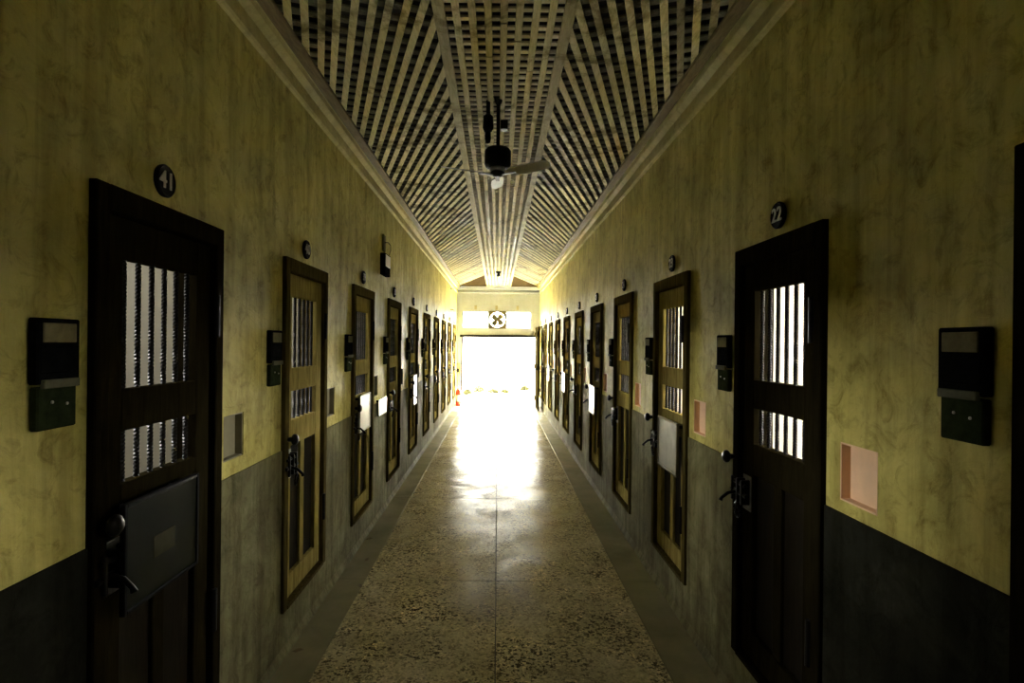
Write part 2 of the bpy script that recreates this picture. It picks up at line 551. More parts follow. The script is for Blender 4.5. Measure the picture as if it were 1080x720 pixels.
# ------------------------------------------------------------------ corridor walls
def side_wall(name, side, label):
    yl = left_y if side == 'L' else right_y
    face, back = (XL, XL - T_WALL) if side == 'L' else (XR, XR + T_WALL)
    sgn = 1 if side == 'L' else -1
    holes = [(y, y + DOOR_W, DZ0, DZ1) for y in yl]
    nh = []
    for y in yl:
        a, b = niche_span(y, side)
        if a > -1 and b < Y_END - 0.02:
            nh.append((a, b, *NICHE_Z))
    w = holed_wall(name, M['wall'], 'x', face, back, Y_BACK, Y_END + 0.3, 0.0, 3.75, holes + nh)
    tag(w, label, 'wall', kind='structure')
    dh = [(h[0] - 0.0, h[1] + 0.0, DZ0, DZ1) for h in holes]
    y_new = yl[0] + 0.3 if side == 'L' else yl[1] + 0.3      # the stretch nearest the viewer gets the near-black dado colour
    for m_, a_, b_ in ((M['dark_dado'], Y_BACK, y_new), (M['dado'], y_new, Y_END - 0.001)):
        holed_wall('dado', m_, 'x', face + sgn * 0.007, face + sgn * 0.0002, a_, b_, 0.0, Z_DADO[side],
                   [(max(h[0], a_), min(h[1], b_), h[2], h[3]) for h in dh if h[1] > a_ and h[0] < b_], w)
    # small splayed fillet where the wall meets the floor
    pts = [(face, 0.0), (face + sgn * 0.026, 0.0), (face + sgn * 0.026, 0.006), (face + sgn * 0.008, 0.05), (face, 0.055)]
    MB().prism(pts, 'y', Y_BACK, Y_END - 0.001).build('skirting_fillet', M['dado'], w)
    for (a, b, z0, z1) in nh:
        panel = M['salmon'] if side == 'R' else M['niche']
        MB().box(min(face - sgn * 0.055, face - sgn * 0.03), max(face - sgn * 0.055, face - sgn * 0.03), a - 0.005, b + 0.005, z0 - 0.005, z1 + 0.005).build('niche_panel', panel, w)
        lin = MB()
        x0, x1 = sorted((face + sgn * 0.001, face - sgn * 0.03))
        lin.box(x0, x1, a, a + 0.006, z0, z1).box(x0, x1, b - 0.006, b, z0, z1)
        lin.box(x0, x1, a, b, z0, z0 + 0.006).box(x0, x1, a, b, z1 - 0.006, z1)
        lin.build('niche_lining', panel, w)
        if side == 'R':
            continue
        rim = MB()
        x0, x1 = sorted((face - sgn * 0.002, face + sgn * 0.006))
        e = 0.035
        rim.box(x0, x1, a - e, a, z0 - e, z1 + e).box(x0, x1, b, b + e, z0 - e, z1 + e)
        rim.box(x0, x1, a, b, z1, z1 + e).box(x0, x1, a, b, z0 - e, z0)
        rim.build('niche_rim', M['wall'], w)
    return w
wl = side_wall('wall_left', 'L', 'olive plaster left wall with cement dado and cell doors')
wr = side_wall('wall_right', 'R', 'olive plaster right wall with cement dado and cell doors')

# end wall with doorway, two transom lights and the exhaust fan opening
def px(u, Y=Y_END): return u / 600.0 * Y
DW0, DW1, DH = px(-38), px(41.5), CAM_H + px(6.0)
TZ0, TZ1 = CAM_H + px(15.2), CAM_H + px(32.2)
TL = (px(-37), px(-10.2)); TR = (px(8.8), px(34.5))
FAN = (px(-9.6), px(8.2), CAM_H + px(14.6), CAM_H + px(33))
we = holed_wall('wall_end', M['end_wall'], 'y', Y_END, Y_END + 0.24, XL - 0.3, XR + 0.3, 0.0, 3.75,
                [(DW0, DW1, 0.0, DH), (TL[0], TL[1], TZ0, TZ1), (TR[0], TR[1], TZ0, TZ1), FAN])
tag(we, 'pale plaster end wall around the bright open doorway', 'wall', kind='structure')
wb = MB().box(XL - 0.3, XR + 0.3, Y_BACK - 0.2, Y_BACK, 0, 3.75).build('wall_back', M['wall'])
tag(wb, 'plaster wall closing the corridor behind the viewer', 'wall', kind='structure')

# cornices: stepped plaster moulding on both sides and over the end wall
def cornice_profile(face, s):
    p = [(0, 3.112), (0.016, 3.116), (0.024, 3.128), (0.024, 3.160), (0.010, 3.172), (0.010, 3.215), (0.036, 3.232), (0.044, 3.240), (0.044, 3.272), (0.05, 3.280), (0.09, 3.284), (0.09, 3.298), (0, 3.298)]
    return [(face + s * a, z) for a, z in p]
c1 = MB().prism(cornice_profile(XL, 1), 'y', Y_BACK, Y_END).build('trim_1', M['cornice'])
tag(c1, 'stepped plaster cornice along the top of the left wall', 'cornice', kind='structure')
c2 = MB().prism(cornice_profile(XR, -1), 'y', Y_BACK, Y_END).build('trim_2', M['cornice'])
tag(c2, 'stepped plaster cornice along the top of the right wall', 'cornice', kind='structure')
c3 = MB().prism(cornice_profile(Y_END, -1), 'x', XL + 0.0, XR - 0.0).build('trim_3', M['end_wall'])
tag(c3, 'stepped plaster cornice across the end wall over the doorway', 'cornice', kind='structure')

# ------------------------------------------------------------------ lath ceiling
ce = empty('ceiling')
tag(ce, 'slatted ceiling of weathered wooden laths in three bays', 'ceiling', kind='structure')
MB().box(XL - 0.3, XR + 0.3, Y_BACK - 0.2, Y_END + 0.3, 3.75, 3.83).build('roof_boards', M['roof_void'], ce)
MB().box(XL - 0.005, XL + 0.03, Y_BACK, Y_END, 3.36, 3.745).build('void_lining', M['roof_void'], ce)
MB().box(XR - 0.03, XR + 0.005, Y_BACK, Y_END, 3.36, 3.745).build('void_lining', M['roof_void'], ce)
MB().box(XL + 0.03, XR - 0.03, Y_END - 0.03, Y_END - 0.005, 3.36, 3.745).build('void_lining', M['roof_void'], ce)
Y_C0 = -0.6       # laths are built from just behind the viewer
MB().box(XL, XR, Y_BACK, Y_C0, 3.30, 3.33).build('ceiling_board', M['brown_board'], ce)
# fascia boards between cornice and laths
fy = Y_C0
k = 0
while fy < Y_END - 0.12:
    ln = min(2.45, Y_END - 0.11 - fy)
    MB().box(XL + 0.046, XL + 0.115, fy + 0.002, fy + ln - 0.002, 3.276, 3.2995, 0.004).build('fascia_board', M['brown_board'], ce)
    MB().box(XR - 0.115, XR - 0.046, fy + 0.002, fy + ln - 0.002, 3.276, 3.2995, 0.004).build('fascia_board', M['brown_board'], ce)
    fy += ln
LW, LT, SP = 0.037, 0.009, 0.0765
# middle bay: long laths, in butted lengths
def lath_mesh(name, ln, w, t, mat):
    return MB().box(-w / 2, w / 2, 0, ln, 0, t, 0.0015).mesh(name, mat)
LEN = 2.43
long_me = lath_mesh('lath', LEN - 0.006, LW, LT, M['lath'])
for i in range(-3, 4):
    x = XC + SP * i
    y = Y_C0 - 0.3 - [0.2, 0.9, 1.5, 2.1, 1.8, 1.2, 0.6][i + 3] * 0.55
    while y < Y_END - 0.06:
        jx = random.uniform(-0.0025, 0.0025)
        if y + LEN > Y_END - 0.03:
            me = lath_mesh('lath', Y_END - 0.03 - y, LW, LT, M['lath'])
        else:
            me = long_me
        link_mesh('lath', me, ce, (x + jx, y, Z_LATH + random.uniform(-0.002, 0.001)), (0, 0, random.uniform(-0.001, 0.001)))
        y += LEN
# boards that edge the middle bay
for s in (-1, 1):
    x = XC + s * SP * 4.05
    y = Y_C0
    while y < Y_END - 0.06:
        ln = min(2.43 if y > Y_C0 else 2.9, Y_END - 0.02 - y)
        MB().box(x - 0.028, x + 0.028, y + 0.002, y + ln - 0.002, Z_LATH - 0.013, Z_LATH + 0.004, 0.002).build('edge_board', M['edge_board'], ce)
        y += ln
# diagonal laths of the side bays: parallelograms that end on the edge board and on the fascia
TH = math.atan(189.0 / 600.0)
xa, xb = 0.318, 1.115          # distance from the centre line
def diag_mesh(s):
    hw = LW / 2 / math.cos(TH)     # half width measured along x
    dy = (xb - xa) / math.tan(TH)
    hy = LW / 2 / math.sin(TH)     # half width measured along y
    bm = bmesh.new()
    lo = [(xa, -hy), (xa, hy), (xb, dy + hy), (xb, dy - hy)]
    A = [bm.verts.new((s * p[0], p[1], 0)) for p in lo]
    B = [bm.verts.new((s * p[0], p[1], LT)) for p in lo]
    bm.faces.new(A); bm.faces.new(B)
    for i in range(4):
        bm.faces.new((A[i], A[(i + 1) % 4], B[(i + 1) % 4], B[i]))
    bmesh.ops.recalc_face_normals(bm, faces=bm.faces)
    me = bpy.data.meshes.new('lath')
    bm.to_mesh(me); bm.free()
    me.materials.append(M['lath'])
    return me, dy
stepy = SP / math.sin(TH)
for s in (-1, 1):
    me, dy = diag_mesh(s)
    y = Y_C0 - dy + (0.0 if s < 0 else 0.11)
    while y + dy < Y_END - 0.1:
        link_mesh('lath', me, ce, (XC + random.uniform(-0.002, 0.002), y + random.uniform(-0.01, 0.01), Z_LATH + random.uniform(-0.002, 0.001)))
        y += stepy
    # plain boarded corner beyond the last diagonal lath
    y_last = y - stepy + LW
    pts = [(XC + s * xa, y_last + 0.06), (XC + s * xb, y_last + dy + 0.06), (XC + s * xb, Y_END - 0.01), (XC + s * xa, Y_END - 0.01)]
    MB().prism(pts, 'z', Z_LATH + 0.001, Z_LATH + 0.02).build('corner_board', M['corner_board'], ce)
# cross laths above: across the middle bay, and at right angles to the diagonals in the side bays
CW, CT = 0.032, 0.010
ZC = Z_LATH + LT + 0.002
mid_me = MB().box(-SP * 4.2, SP * 4.2, -CW / 2, CW / 2, 0, CT).mesh('cross_lath', M['cross_lath'])
CSW = 0.046
def cross_side_mesh(s):
    sl = math.tan(TH)
    hy = CSW / 2 / math.cos(TH)
    bm = bmesh.new()
    lo = [(xa + 0.03, -hy), (xb - 0.0, -(xb - xa - 0.03) * sl - hy), (xb - 0.0, -(xb - xa - 0.03) * sl + hy), (xa + 0.03, hy)]
    A = [bm.verts.new((s * p[0], p[1], 0)) for p in lo]
    B = [bm.verts.new((s * p[0], p[1], CT)) for p in lo]
    bm.faces.new(A); bm.faces.new(B)
    for i in range(4):
        bm.faces.new((A[i], A[(i + 1) % 4], B[(i + 1) % 4], B[i]))
    bmesh.ops.recalc_face_normals(bm, faces=bm.faces)
    me = bpy.data.meshes.new('cross_lath')
    bm.to_mesh(me); bm.free()
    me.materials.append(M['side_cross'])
    return me
crosses = []
y = Y_C0
while y < Y_END - 0.05:
    crosses.append((y, mid_me)); y += 0.077
for s in (-1, 1):
    me = cross_side_mesh(s)
    y = Y_C0 + 0.3
    while y < Y_END - 0.35:
        crosses.append((y, me)); y += 0.100 / math.cos(TH)
vis = sorted([c for c in crosses if c[0] >= 2.3], key=lambda c: c[0])
near = vis[:290]
rest = [c for c in crosses if c[0] < 2.3] + vis[290:]
for (yy, me) in near:
    link_mesh('cross_lath', me, ce, (XC, yy + random.uniform(-0.004, 0.004), ZC), (0, 0, random.uniform(-0.004, 0.004)))
bm = bmesh.new()
for (yy, me) in rest:
    n0 = len(bm.verts)
    bm.from_mesh(me)
    bm.verts.ensure_lookup_table()
    for v in bm.verts[n0:]:
        v.co += Vector((XC, yy, ZC))
rme = bpy.data.meshes.new('far_cross_laths')
bm.to_mesh(rme); bm.free()
rme.materials.clear()
rme.materials.append(M['cross_lath'])
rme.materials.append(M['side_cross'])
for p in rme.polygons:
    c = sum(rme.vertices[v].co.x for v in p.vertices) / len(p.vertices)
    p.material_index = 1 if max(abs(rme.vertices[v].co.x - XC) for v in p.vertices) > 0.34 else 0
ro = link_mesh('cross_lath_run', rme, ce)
ro['kind'] = 'stuff'

# ------------------------------------------------------------------ cells behind the doors
def cells(side):
    yl = left_y if side == 'L' else right_y
    s = -1 if side == 'L' else 1
    x_in = (XL - T_WALL) if side == 'L' else (XR + T_WALL)
    x_out = x_in + s * 2.3
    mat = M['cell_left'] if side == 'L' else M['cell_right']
    nm = 'left' if side == 'L' else 'right'
    y0, y1 = yl[0] - 0.36, yl[-1] + DOOR_W + 0.36
    lo, hi = sorted((x_in, x_out))
    f = MB().box(lo, hi, y0, y1, -0.12, 0.24).build('floor_cells_' + nm, M['cell_floor'])
    tag(f, 'raised floor inside the %s cells' % nm, 'floor', kind='structure')
    c = MB().box(lo, hi, y0, y1, 2.85, 2.95).build('ceiling_cells_' + nm, mat)
    tag(c, 'ceiling inside the %s cells' % nm, 'ceiling', kind='structure')
    holes = []
    for y in yl:
        if y < 5.5:
            ww = (0.08, 0.0, 2.02, 2.75) if side == 'R' else (0.0, 0.0, 2.05, 2.75)
            holes.append((y - ww[0], y + DOOR_W + ww[1], ww[2], ww[3]))
        else:
            holes.append((y + 0.25, y + DOOR_W - 0.25, 2.2, 2.5))
    b = holed_wall('wall_cells_' + nm, mat, 'x', x_out, x_out + s * 0.2, y0, y1, -0.12, 2.95, holes)
    tag(b, 'outer wall of the %s cells with a window to each cell' % nm, 'wall', kind='structure')
    for k in range(len(yl) + 1):
        yp = (L_FIRST if side == 'L' else R_FIRST - PITCH) - 0.3425 + PITCH * k
        p = MB().box(lo, hi, yp - 0.05, yp + 0.05, 0.24, 2.85).build('wall_partition_%s_%d' % (nm, k + 1), mat)
        tag(p, 'partition wall between two %s cells' % nm, 'wall', kind='structure')
    for (a, bb, z0, z1) in holes[:3]:
        portal('sky_portal_cell', (x_out + s * 0.1, (a + bb) / 2, (z0 + z1) / 2), (0, R(90) * s, 0), z1 - z0, bb - a)
cells('L')
cells('R')
portal('sky_portal_doorway', ((DW0 + DW1) / 2, Y_END + 0.2, DH / 2), (R(-90), 0, 0), DW1 - DW0, DH)
for t in (TL, TR):
    portal('sky_portal_transom', ((t[0] + t[1]) / 2, Y_END + 0.2, (TZ0 + TZ1) / 2), (R(-90), 0, 0), t[1] - t[0], TZ1 - TZ0)

# ------------------------------------------------------------------ cell doors
LEAF_W = 0.634
def twisted_bar_mesh(z0, z1):
    bm = bmesh.new()
    n = int((z1 - z0) / 0.006)
    r = 0.0098
    prev = None
    for i in range(n + 1):
        z = z0 + (z1 - z0) * i / n
        a = z / 0.052 * 2 * math.pi
        ring = [bm.verts.new((r * math.cos(a + k * math.pi / 2), r * math.sin(a + k * math.pi / 2), z)) for k in range(4)]
        if prev:
            for k in range(4):
                bm.faces.new((prev[k], prev[(k + 1) % 4], ring[(k + 1) % 4], ring[k]))
        prev = ring
    bmesh.ops.recalc_face_normals(bm, faces=bm.faces)
    me = bpy.data.meshes.new('bar')
    bm.to_mesh(me); bm.free()
    me.materials.append(M['iron_bar'])
    return me

def make_door():
    """local: +x out into the corridor, y along the wall (latch at -y), origin on the wall face at floor level"""
    h = DOOR_W / 2
    root = empty('door_1')
    fr = M['door_frame']
    fw = 0.058
    g = MB()
    g.box(-T_WALL + 0.005, 0.024, -h, -h + fw, DZ0, DZ1, 0.004)
    g.build('jamb', fr, root)
    MB().box(-T_WALL + 0.005, 0.024, h - fw, h, DZ0, DZ1, 0.004).build('jamb', fr, root)
    MB().box(-T_WALL + 0.005, 0.026, -h + fw, h - fw, DZ1 - 0.075, DZ1, 0.004).build('head', fr, root)
    MB().box(-T_WALL + 0.005, 0.028, -h + fw, h - fw, DZ0, DZ0 + 0.022, 0.003).build('sill', fr, root)
    # door stop behind the leaf
    st = MB()
    st.box(-0.085, -0.050, -h + fw, -h + fw + 0.02, DZ0 + 0.022, DZ1 - 0.075)
    st.box(-0.085, -0.050, h - fw - 0.02, h - fw, DZ0 + 0.022, DZ1 - 0.075)
    st.build('door_stop', fr, root)
    l = LEAF_W / 2
    lf = M['door_wood']
    x0, x1 = -0.046, -0.004
    z0, z1 = DZ0 + 0.026, DZ1 - 0.079
    sw = 0.098
    MB().box(x0, x1, -l, -l + sw, z0, z1, 0.003).build('stile', lf, root)
    MB().box(x0, x1, l - sw, l, z0, z1, 0.003).build('stile', lf, root)
    for nm, a, b in (('top_rail', 1.98, z1), ('middle_rail', 1.44, 1.57), ('lock_rail', 1.13, 1.275), ('bottom_rail', z0, 0.40)):
        MB().box(x0, x1 - 0.0015, -l + sw, l - sw, a, b, 0.003).build(nm, lf, root)
    MB().box(x0 + 0.004, x1 - 0.008, -0.032, 0.032, 0.40, 1.13, 0.003).build('muntin', lf, root)
    for a, b in ((-l + sw, -0.032), (0.032, l - sw)):
        MB().box(x0 + 0.008, x0 + 0.018, a - 0.004, b + 0.004, 0.396, 1.134).build('panel', M['door_panel'], root)
    bu = twisted_bar_mesh(1.565, 1.985)
    bl = twisted_bar_mesh(1.27, 1.445)
    for k in range(6):
        yb = (k - 2.5) * 0.0735
        link_mesh('bar', bu, root, (-0.026, yb, 0))
        link_mesh('bar', bl, root, (-0.026, yb, 0))
    # lock: round knob, back plate, sliding bolt with keepers and hanging handle
    yj = -h + fw
    kn = MB().lathe([(0.012, 0.030), (0.014, 0.05), (0.025, 0.054), (0.031, 0.062), (0.030, 0.072), (0.019, 0.082), (0.004, 0.085)], 16, 'x', (0, yj - 0.03, 1.19)).build('lock_knob', M['iron'], root, smooth=True)
    pl = MB().box(-0.004, 0.002, yj + 0.012, yj + 0.092, 0.955, 1.118, 0.002).build('lock_plate', M['steel'], root)
    bt = MB().tube([(0.028, yj - 0.055, 1.03), (0.028, yj + 0.115, 1.03)], 0.0105, 8).build('bolt', M['iron'], pl)
    MB().tube([(0.028, yj - 0.04, 1.075), (0.028, yj + 0.10, 1.075)], 0.009, 8).build('bolt', M['iron'], pl)
    for yy in (yj - 0.028, yj + 0.03, yj + 0.078):
        base = 0.032 if yy < yj else 0.0
        MB().box(base - 0.002, 0.043, yy - 0.007, yy + 0.007, 0.985, 1.10, 0.003).build('bolt_keeper', M['iron'], pl)
    MB().tube([(0.028, yj + 0.006, 1.03), (0.07, yj + 0.004, 1.022), (0.098, yj + 0.0, 0.998), (0.104, yj, 0.985)], [0.009, 0.008, 0.008, 0.011], 8).build('bolt_handle', M['iron'], pl, smooth=True)
    ring = [(0.048 + 0.004 * math.sin(a), yj + 0.052 + 0.022 * math.cos(a), 0.955 + 0.034 * math.sin(a)) for a in [2 * math.pi * i / 14 for i in range(15)]]
    MB().tube(ring, 0.005, 6, caps=False).build('padlock_ring', M['iron'], pl, smooth=True)
    for zz in (0.55, 1.74):
        MB().tube([(0.026, h - fw - 0.002, zz), (0.026, h - fw - 0.002, zz + 0.17)], 0.011, 8).build('hinge', M['iron'], root)
    return root

ORD = ['nearest', 'second', 'third', 'fourth', 'fifth', 'sixth', 'seventh', 'eighth', 'ninth', 'tenth']
_black = {}
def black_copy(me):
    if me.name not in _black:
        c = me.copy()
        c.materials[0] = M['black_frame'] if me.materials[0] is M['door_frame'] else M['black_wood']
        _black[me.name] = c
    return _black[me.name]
proto = make_door()
dn = 0
placed = []
for side, yl in (('L', left_y), ('R', right_y)):
    for i, y0 in enumerate(yl):
        d = copy_tree(proto)
        dn += 1
        d.name = 'door_%d' % dn
        if side == 'L':
            d.location = (XL, y0 + DOOR_W / 2, 0); d.rotation_euler = (0, 0, 0)
            n = 41 - i
            lab = ('dark wooden barred cell door numbered 41, nearest on the left wall' if i == 0 else
                   'dark wooden barred cell door, %s from the front on the left wall' % ORD[i])
        else:
            d.location = (XR, y0 + DOOR_W / 2, 0); d.rotation_euler = (0, 0, math.pi)
            n = 21 + i
            if i == 0: lab = 'black edge of a cell door cut off by the right border'
            elif i == 1: lab = 'dark wooden barred cell door numbered 22 with bright gaps between its bars'
            else: lab = 'dark wooden barred cell door, %s from the front along the right wall' % ORD[i - 1]
        if (side == 'L' and i == 0) or (side == 'R' and i < 2):     # the doors nearest the viewer get almost black copies of the wood
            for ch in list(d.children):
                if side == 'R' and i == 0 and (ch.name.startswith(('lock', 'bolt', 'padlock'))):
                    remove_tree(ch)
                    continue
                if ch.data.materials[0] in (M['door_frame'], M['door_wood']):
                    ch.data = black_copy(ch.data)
        tag(d, lab, 'door', 'barred cell doors along the corridor', 'structure')
        placed.append((side, i, y0, n))

remove_tree(proto)

def side_root(name, side, yc, z=0.0):
    return empty(name, (XL if side == 'L' else XR, yc, z), 0.0 if side == 'L' else math.pi)

# number plates over the doors
def digits_mesh(txt):
    cu = bpy.data.curves.new('digits', 'FONT')
    cu.body = txt
    cu.size = 0.084
    cu.offset = 0.0006
    cu.extrude = 0.002
    cu.align_x, cu.align_y = 'CENTER', 'CENTER'
    cu.space_character = 1.05
    o = bpy.data.objects.new('tmp_digits', cu)
    COL.objects.link(o)
    dg = bpy.context.evaluated_depsgraph_get()
    me = bpy.data.meshes.new_from_object(o.evaluated_get(dg))
    bpy.data.objects.remove(o)
    me.materials.clear()
    me.materials.append(M['digit'])
    return me
plate_me = MB().lathe([(0.046, 0.0), (0.055, 0.002), (0.057, 0.012), (0.052, 0.018), (0.048, 0.015), (0.005, 0.015)], 28, 'x').mesh('disc', M['black_plate'])
for side, i, y0, n in placed:
    if side == 'R' and i == 0:
        continue
    off = -0.055 if side == 'L' else 0.0
    r = side_root('number_plate', side, y0 + DOOR_W / 2 - 0.025, 2.275)
    disc = link_mesh('disc', plate_me, r)
    dg = link_mesh('digits', digits_mesh(str(n)), r, (0.0165, 0, 0), (R(90), 0, R(90)))
    w = 'left' if side == 'L' else 'right'
    if n in (41, 22):
        lab = 'round black number plate reading %d above the nearest %s cell door' % (n, w)
    else:
        lab = 'small round number plate above the %s cell door on the %s wall' % (ORD[i if side == 'L' else i - 1], w)
    tag(r, lab, 'number plate', 'round door number plates')

# two-part wall boxes on the latch side of every door
def make_box():
    r = empty('wall_box')
    up = MB().box(0.001, 0.028, -0.072, 0.072, 1.612, 1.780, 0.004).build('upper_case', M['box_dark'], r)
    MB().box(0.026, 0.031, -0.056, 0.056, 1.718, 1.768, 0.002).build('label_panel', M['box_panel'], up)
    MB().box(0.026, 0.0300, -0.064, 0.064, 1.640, 1.708, 0.002).build('cover', M['box_dark'], up)
    MB().box(0.024, 0.038, -0.060, 0.060, 1.602, 1.624, 0.002).build('ledge', M['box_ledge'], r)
    low = MB().box(0.001, 0.024, -0.066, 0.066, 1.495, 1.606, 0.004).build('lower_case', M['box_lower'], r)
    s = MB()
    s.lathe([(0.002, 0.0235), (0.004, 0.0235), (0.004, 0.0265), (0.002, 0.027)], 10, 'x', (0, -0.02, 1.565))
    s.build('screw', M['steel'], low)
    s = MB()
    s.lathe([(0.002, 0.0235), (0.004, 0.0235), (0.004, 0.0265), (0.002, 0.027)], 10, 'x', (0, 0.03, 1.557))
    s.build('screw', M['steel'], low)
    return r
bproto = make_box()
first = True
for side, i, y0, n in placed:
    yc = (y0 - 0.137) if side == 'L' else (y0 + DOOR_W + 0.137)
    if yc > Y_END - 0.1:
        continue
    b = bproto if first else copy_tree(bproto)
    first = False
    b.location = (XL if side == 'L' else XR, yc, 0)
    b.rotation_euler = (0, 0, 0 if side == 'L' else math.pi)
    w = 'left' if side == 'L' else 'right'
    if side == 'L' and i == 0: lab = 'dark two-part wall box at the left border, before door 41'
    elif side == 'R' and i == 0: lab = 'dark two-part wall box near the right border'
    elif side == 'R' and i == 1: lab = 'slim two-part wall box just beyond door 22'
    elif side == 'L': lab = 'slim two-part wall box before the %s cell door on the left wall' % ORD[i]
    else: lab = 'slim two-part wall box beyond the %s cell door on the right wall' % ORD[i - 1]
    tag(b, lab, 'wall box', 'two-part boxes beside the cell doors')

# notice boards hung on some doors
def notice_board(side, yc, lab, mat, z0=0.90, z1=1.235, w=0.42, d0=0.050, frame=True, tilt=0.0):
    r = side_root('notice_board', side, yc)
    h = w / 2
    MB().box(d0, d0 + 0.006, -h + 0.01, h - 0.01, z0 + 0.01, z1 - 0.01).build('backing', M['iron'], r)
    MB().box(d0 + 0.006, d0 + 0.0085, -h + 0.013, h - 0.013, z0 + 0.013, z1 - 0.013).build('sheet', mat, r)
    if frame:
        fm = M['black_plate'] if mat is M['dark_sheet'] else (M['dim_strip'] if mat is M['dim_sheet'] else M['grey_panel'])
        t = 0.013
        for (a, b, c, e) in ((-h, -h + t, z0, z1), (h - t, h, z0, z1), (-h + t, h - t, z0, z0 + t), (-h + t, h - t, z1 - t, z1)):
            MB().box(d0 - 0.004, d0 + 0.014, a, b, c, e, 0.002).build('frame_strip', fm, r)
    for yy in (-0.13, 0.13):
        MB().box(-0.004, d0 + 0.002, yy - 0.008, yy + 0.008, z1 - 0.04, z1 - 0.02).build('hanger', M['iron'], r)
    tag(r, lab, 'notice board', 'notice boards hung on the cell doors')
    return r
LY = lambda k: left_y[k] + DOOR_W / 2
RY = lambda k: right_y[k + 1] + DOOR_W / 2
b1 = notice_board('L', LY(0) - 0.09, 'dark glazed notice board with a small paper on door 41', M['dark_sheet'])
MB().box(0.0588, 0.0600, -0.06, 0.06, 1.02, 1.09).build('paper', M['paper_dim'], b1)
notice_board('L', LY(2) - 0.13, 'bright white notice board on the third cell door, left wall', M['white_sheet'], 0.985, 1.287, 0.38)
notice_board('L', left_y[3] - 0.36, 'bright white sheet standing just before the fourth cell door, left wall', M['white_sheet'], 1.0, 1.18, 0.40, 0.03, False)
notice_board('L', LY(4) - 0.14, 'narrow white notice board on the fifth cell door, left wall', M['white_sheet'], 0.88, 1.285, 0.30)
notice_board('R', RY(1) - 0.12, 'grey framed notice board on the second cell door, right wall', M['dim_sheet'])
notice_board('R', RY(3), 'white notice board with red print on the fourth cell door, right wall', M['photo_sheet'])
notice_board('R', RY(5), 'white notice board on the sixth cell door, right wall', M['white_sheet'])
notice_board('R', RY(7), 'white notice board on the eighth cell door, right wall', M['white_sheet'])

# ------------------------------------------------------------------ wall lamp on the left wall
r = side_root('wall_lamp', 'L', 5.71, 0)
MB().box(0.001, 0.055, -0.13, 0.13, 2.385, 2.60, 0.006).build('lamp_case', M['box_dark'], r)
MB().box(0.053, 0.060, -0.115, 0.10, 2.47, 2.585, 0.002).build('lamp_cover', M['lamp_glass'], r)
MB().box(0.001, 0.022, -0.05, 0.05, 2.63, 2.795, 0.004).build('socket_plate', M['box_panel'], r)
cab = [(0.02, 0.0, 2.72), (0.05, 0.03, 2.725), (0.068, 0.06, 2.70), (0.066, 0.075, 2.65), (0.05, 0.07, 2.60)]
MB().tube(cab, 0.004, 6).build('cable', M['iron'], r, smooth=True)
tag(r, 'dark emergency lamp box with a cable high on the left wall', 'lamp')
for z, lab in ((CAM_H + 1.30, 'upper small black bracket high on the far left wall'), (CAM_H + 0.79, 'lower small black bracket on the far left wall')):
    r = side_root('wall_bracket', 'L', 13.9, z)
    MB().box(0.001, 0.008, -0.03, 0.03, -0.03, 0.03, 0.002).build('plate', M['iron'], r)
    MB().tube([(0.005, 0, 0), (0.05, 0, 0.006), (0.085, 0, -0.01)], 0.012, 8).build('arm', M['iron'], r)
    tag(r, lab, 'bracket')

# ------------------------------------------------------------------ ceiling fan
FX, FY = -0.012, 3.69
fan = empty('ceiling_fan', (FX, FY, 0))
zt = Z_LATH
MB().lathe([(0.012, zt + 0.03), (0.03, zt + 0.02), (0.024, zt - 0.012), (0.014, zt - 0.03)], 20).build('canopy', M['fan_dark'], fan, smooth=True)
MB().tube([(0, 0, zt - 0.01), (0, 0, 2.98)], 0.0125, 10).build('downrod', M['fan_dark'], fan)
MB().lathe([(0.02, 2.995), (0.072, 2.985), (0.086, 2.968), (0.087, 2.885), (0.080, 2.868), (0.03, 2.860)], 28).build('motor', M['fan_dark'], fan, smooth=True)
MB().lathe([(0.052, 2.860), (0.056, 2.852), (0.05, 2.842), (0.02, 2.840)], 24).build('motor_ring', M['steel'], fan, smooth=True)
MB().lathe([(0.018, 2.842), (0.046, 2.834), (0.048, 2.824), (0.03, 2.808), (0.006, 2.802)], 24).build('hub', M['fan_dark'], fan, smooth=True)
def blade_mesh():
    bm = bmesh.new()
    n = 12
    top, bot = [], []
    for i in range(n + 1):
        t = i / n
        x = 0.085 + 0.285 * t
        w = 0.028 + 0.018 * math.sin(math.pi * min(1, 0.25 + 0.6 * t))
        if i == n: w *= 0.55
        if i == 0: w *= 0.7
        z = 0.012 * t
        tw = R(-18)
        for lst, dz in ((top, 0.003), (bot, -0.003)):
            row = [bm.verts.new((x, w * c * math.cos(tw), z + dz + w * c * math.sin(tw))) for c in (-1, 0, 1)]
            lst.append(row)
    for i in range(n):
        for j in range(2):
            bm.faces.new((top[i][j], top[i + 1][j], top[i + 1][j + 1], top[i][j + 1]))
            bm.faces.new((bot[i][j], bot[i][j + 1], bot[i + 1][j + 1], bot[i + 1][j]))
        for j in (0, 2):
            bm.faces.new((top[i][j], bot[i][j], bot[i + 1][j], top[i + 1][j]))
    for i in (0, n):
        for j in range(2):
            bm.faces.new((top[i][j], top[i][j + 1], bot[i][j + 1], bot[i][j]))
    bmesh.ops.recalc_face_normals(bm, faces=bm.faces)
    me = bpy.data.meshes.new('blade')
    bm.to_mesh(me); bm.free()
    me.materials.append(M['fan_blade'])
    return me
bme = blade_mesh()
arm_me = MB().box(0.035, 0.13, -0.012, 0.012, -0.004, 0.002, 0.001).mesh('blade_arm', M['fan_dark'])
for ang in (-30, 90, 196):
    bl = link_mesh('blade', bme, fan, (0, 0, 2.822), (0, 0, R(ang)))
    link_mesh('blade_arm', arm_me, bl, (0, 0, -0.006))
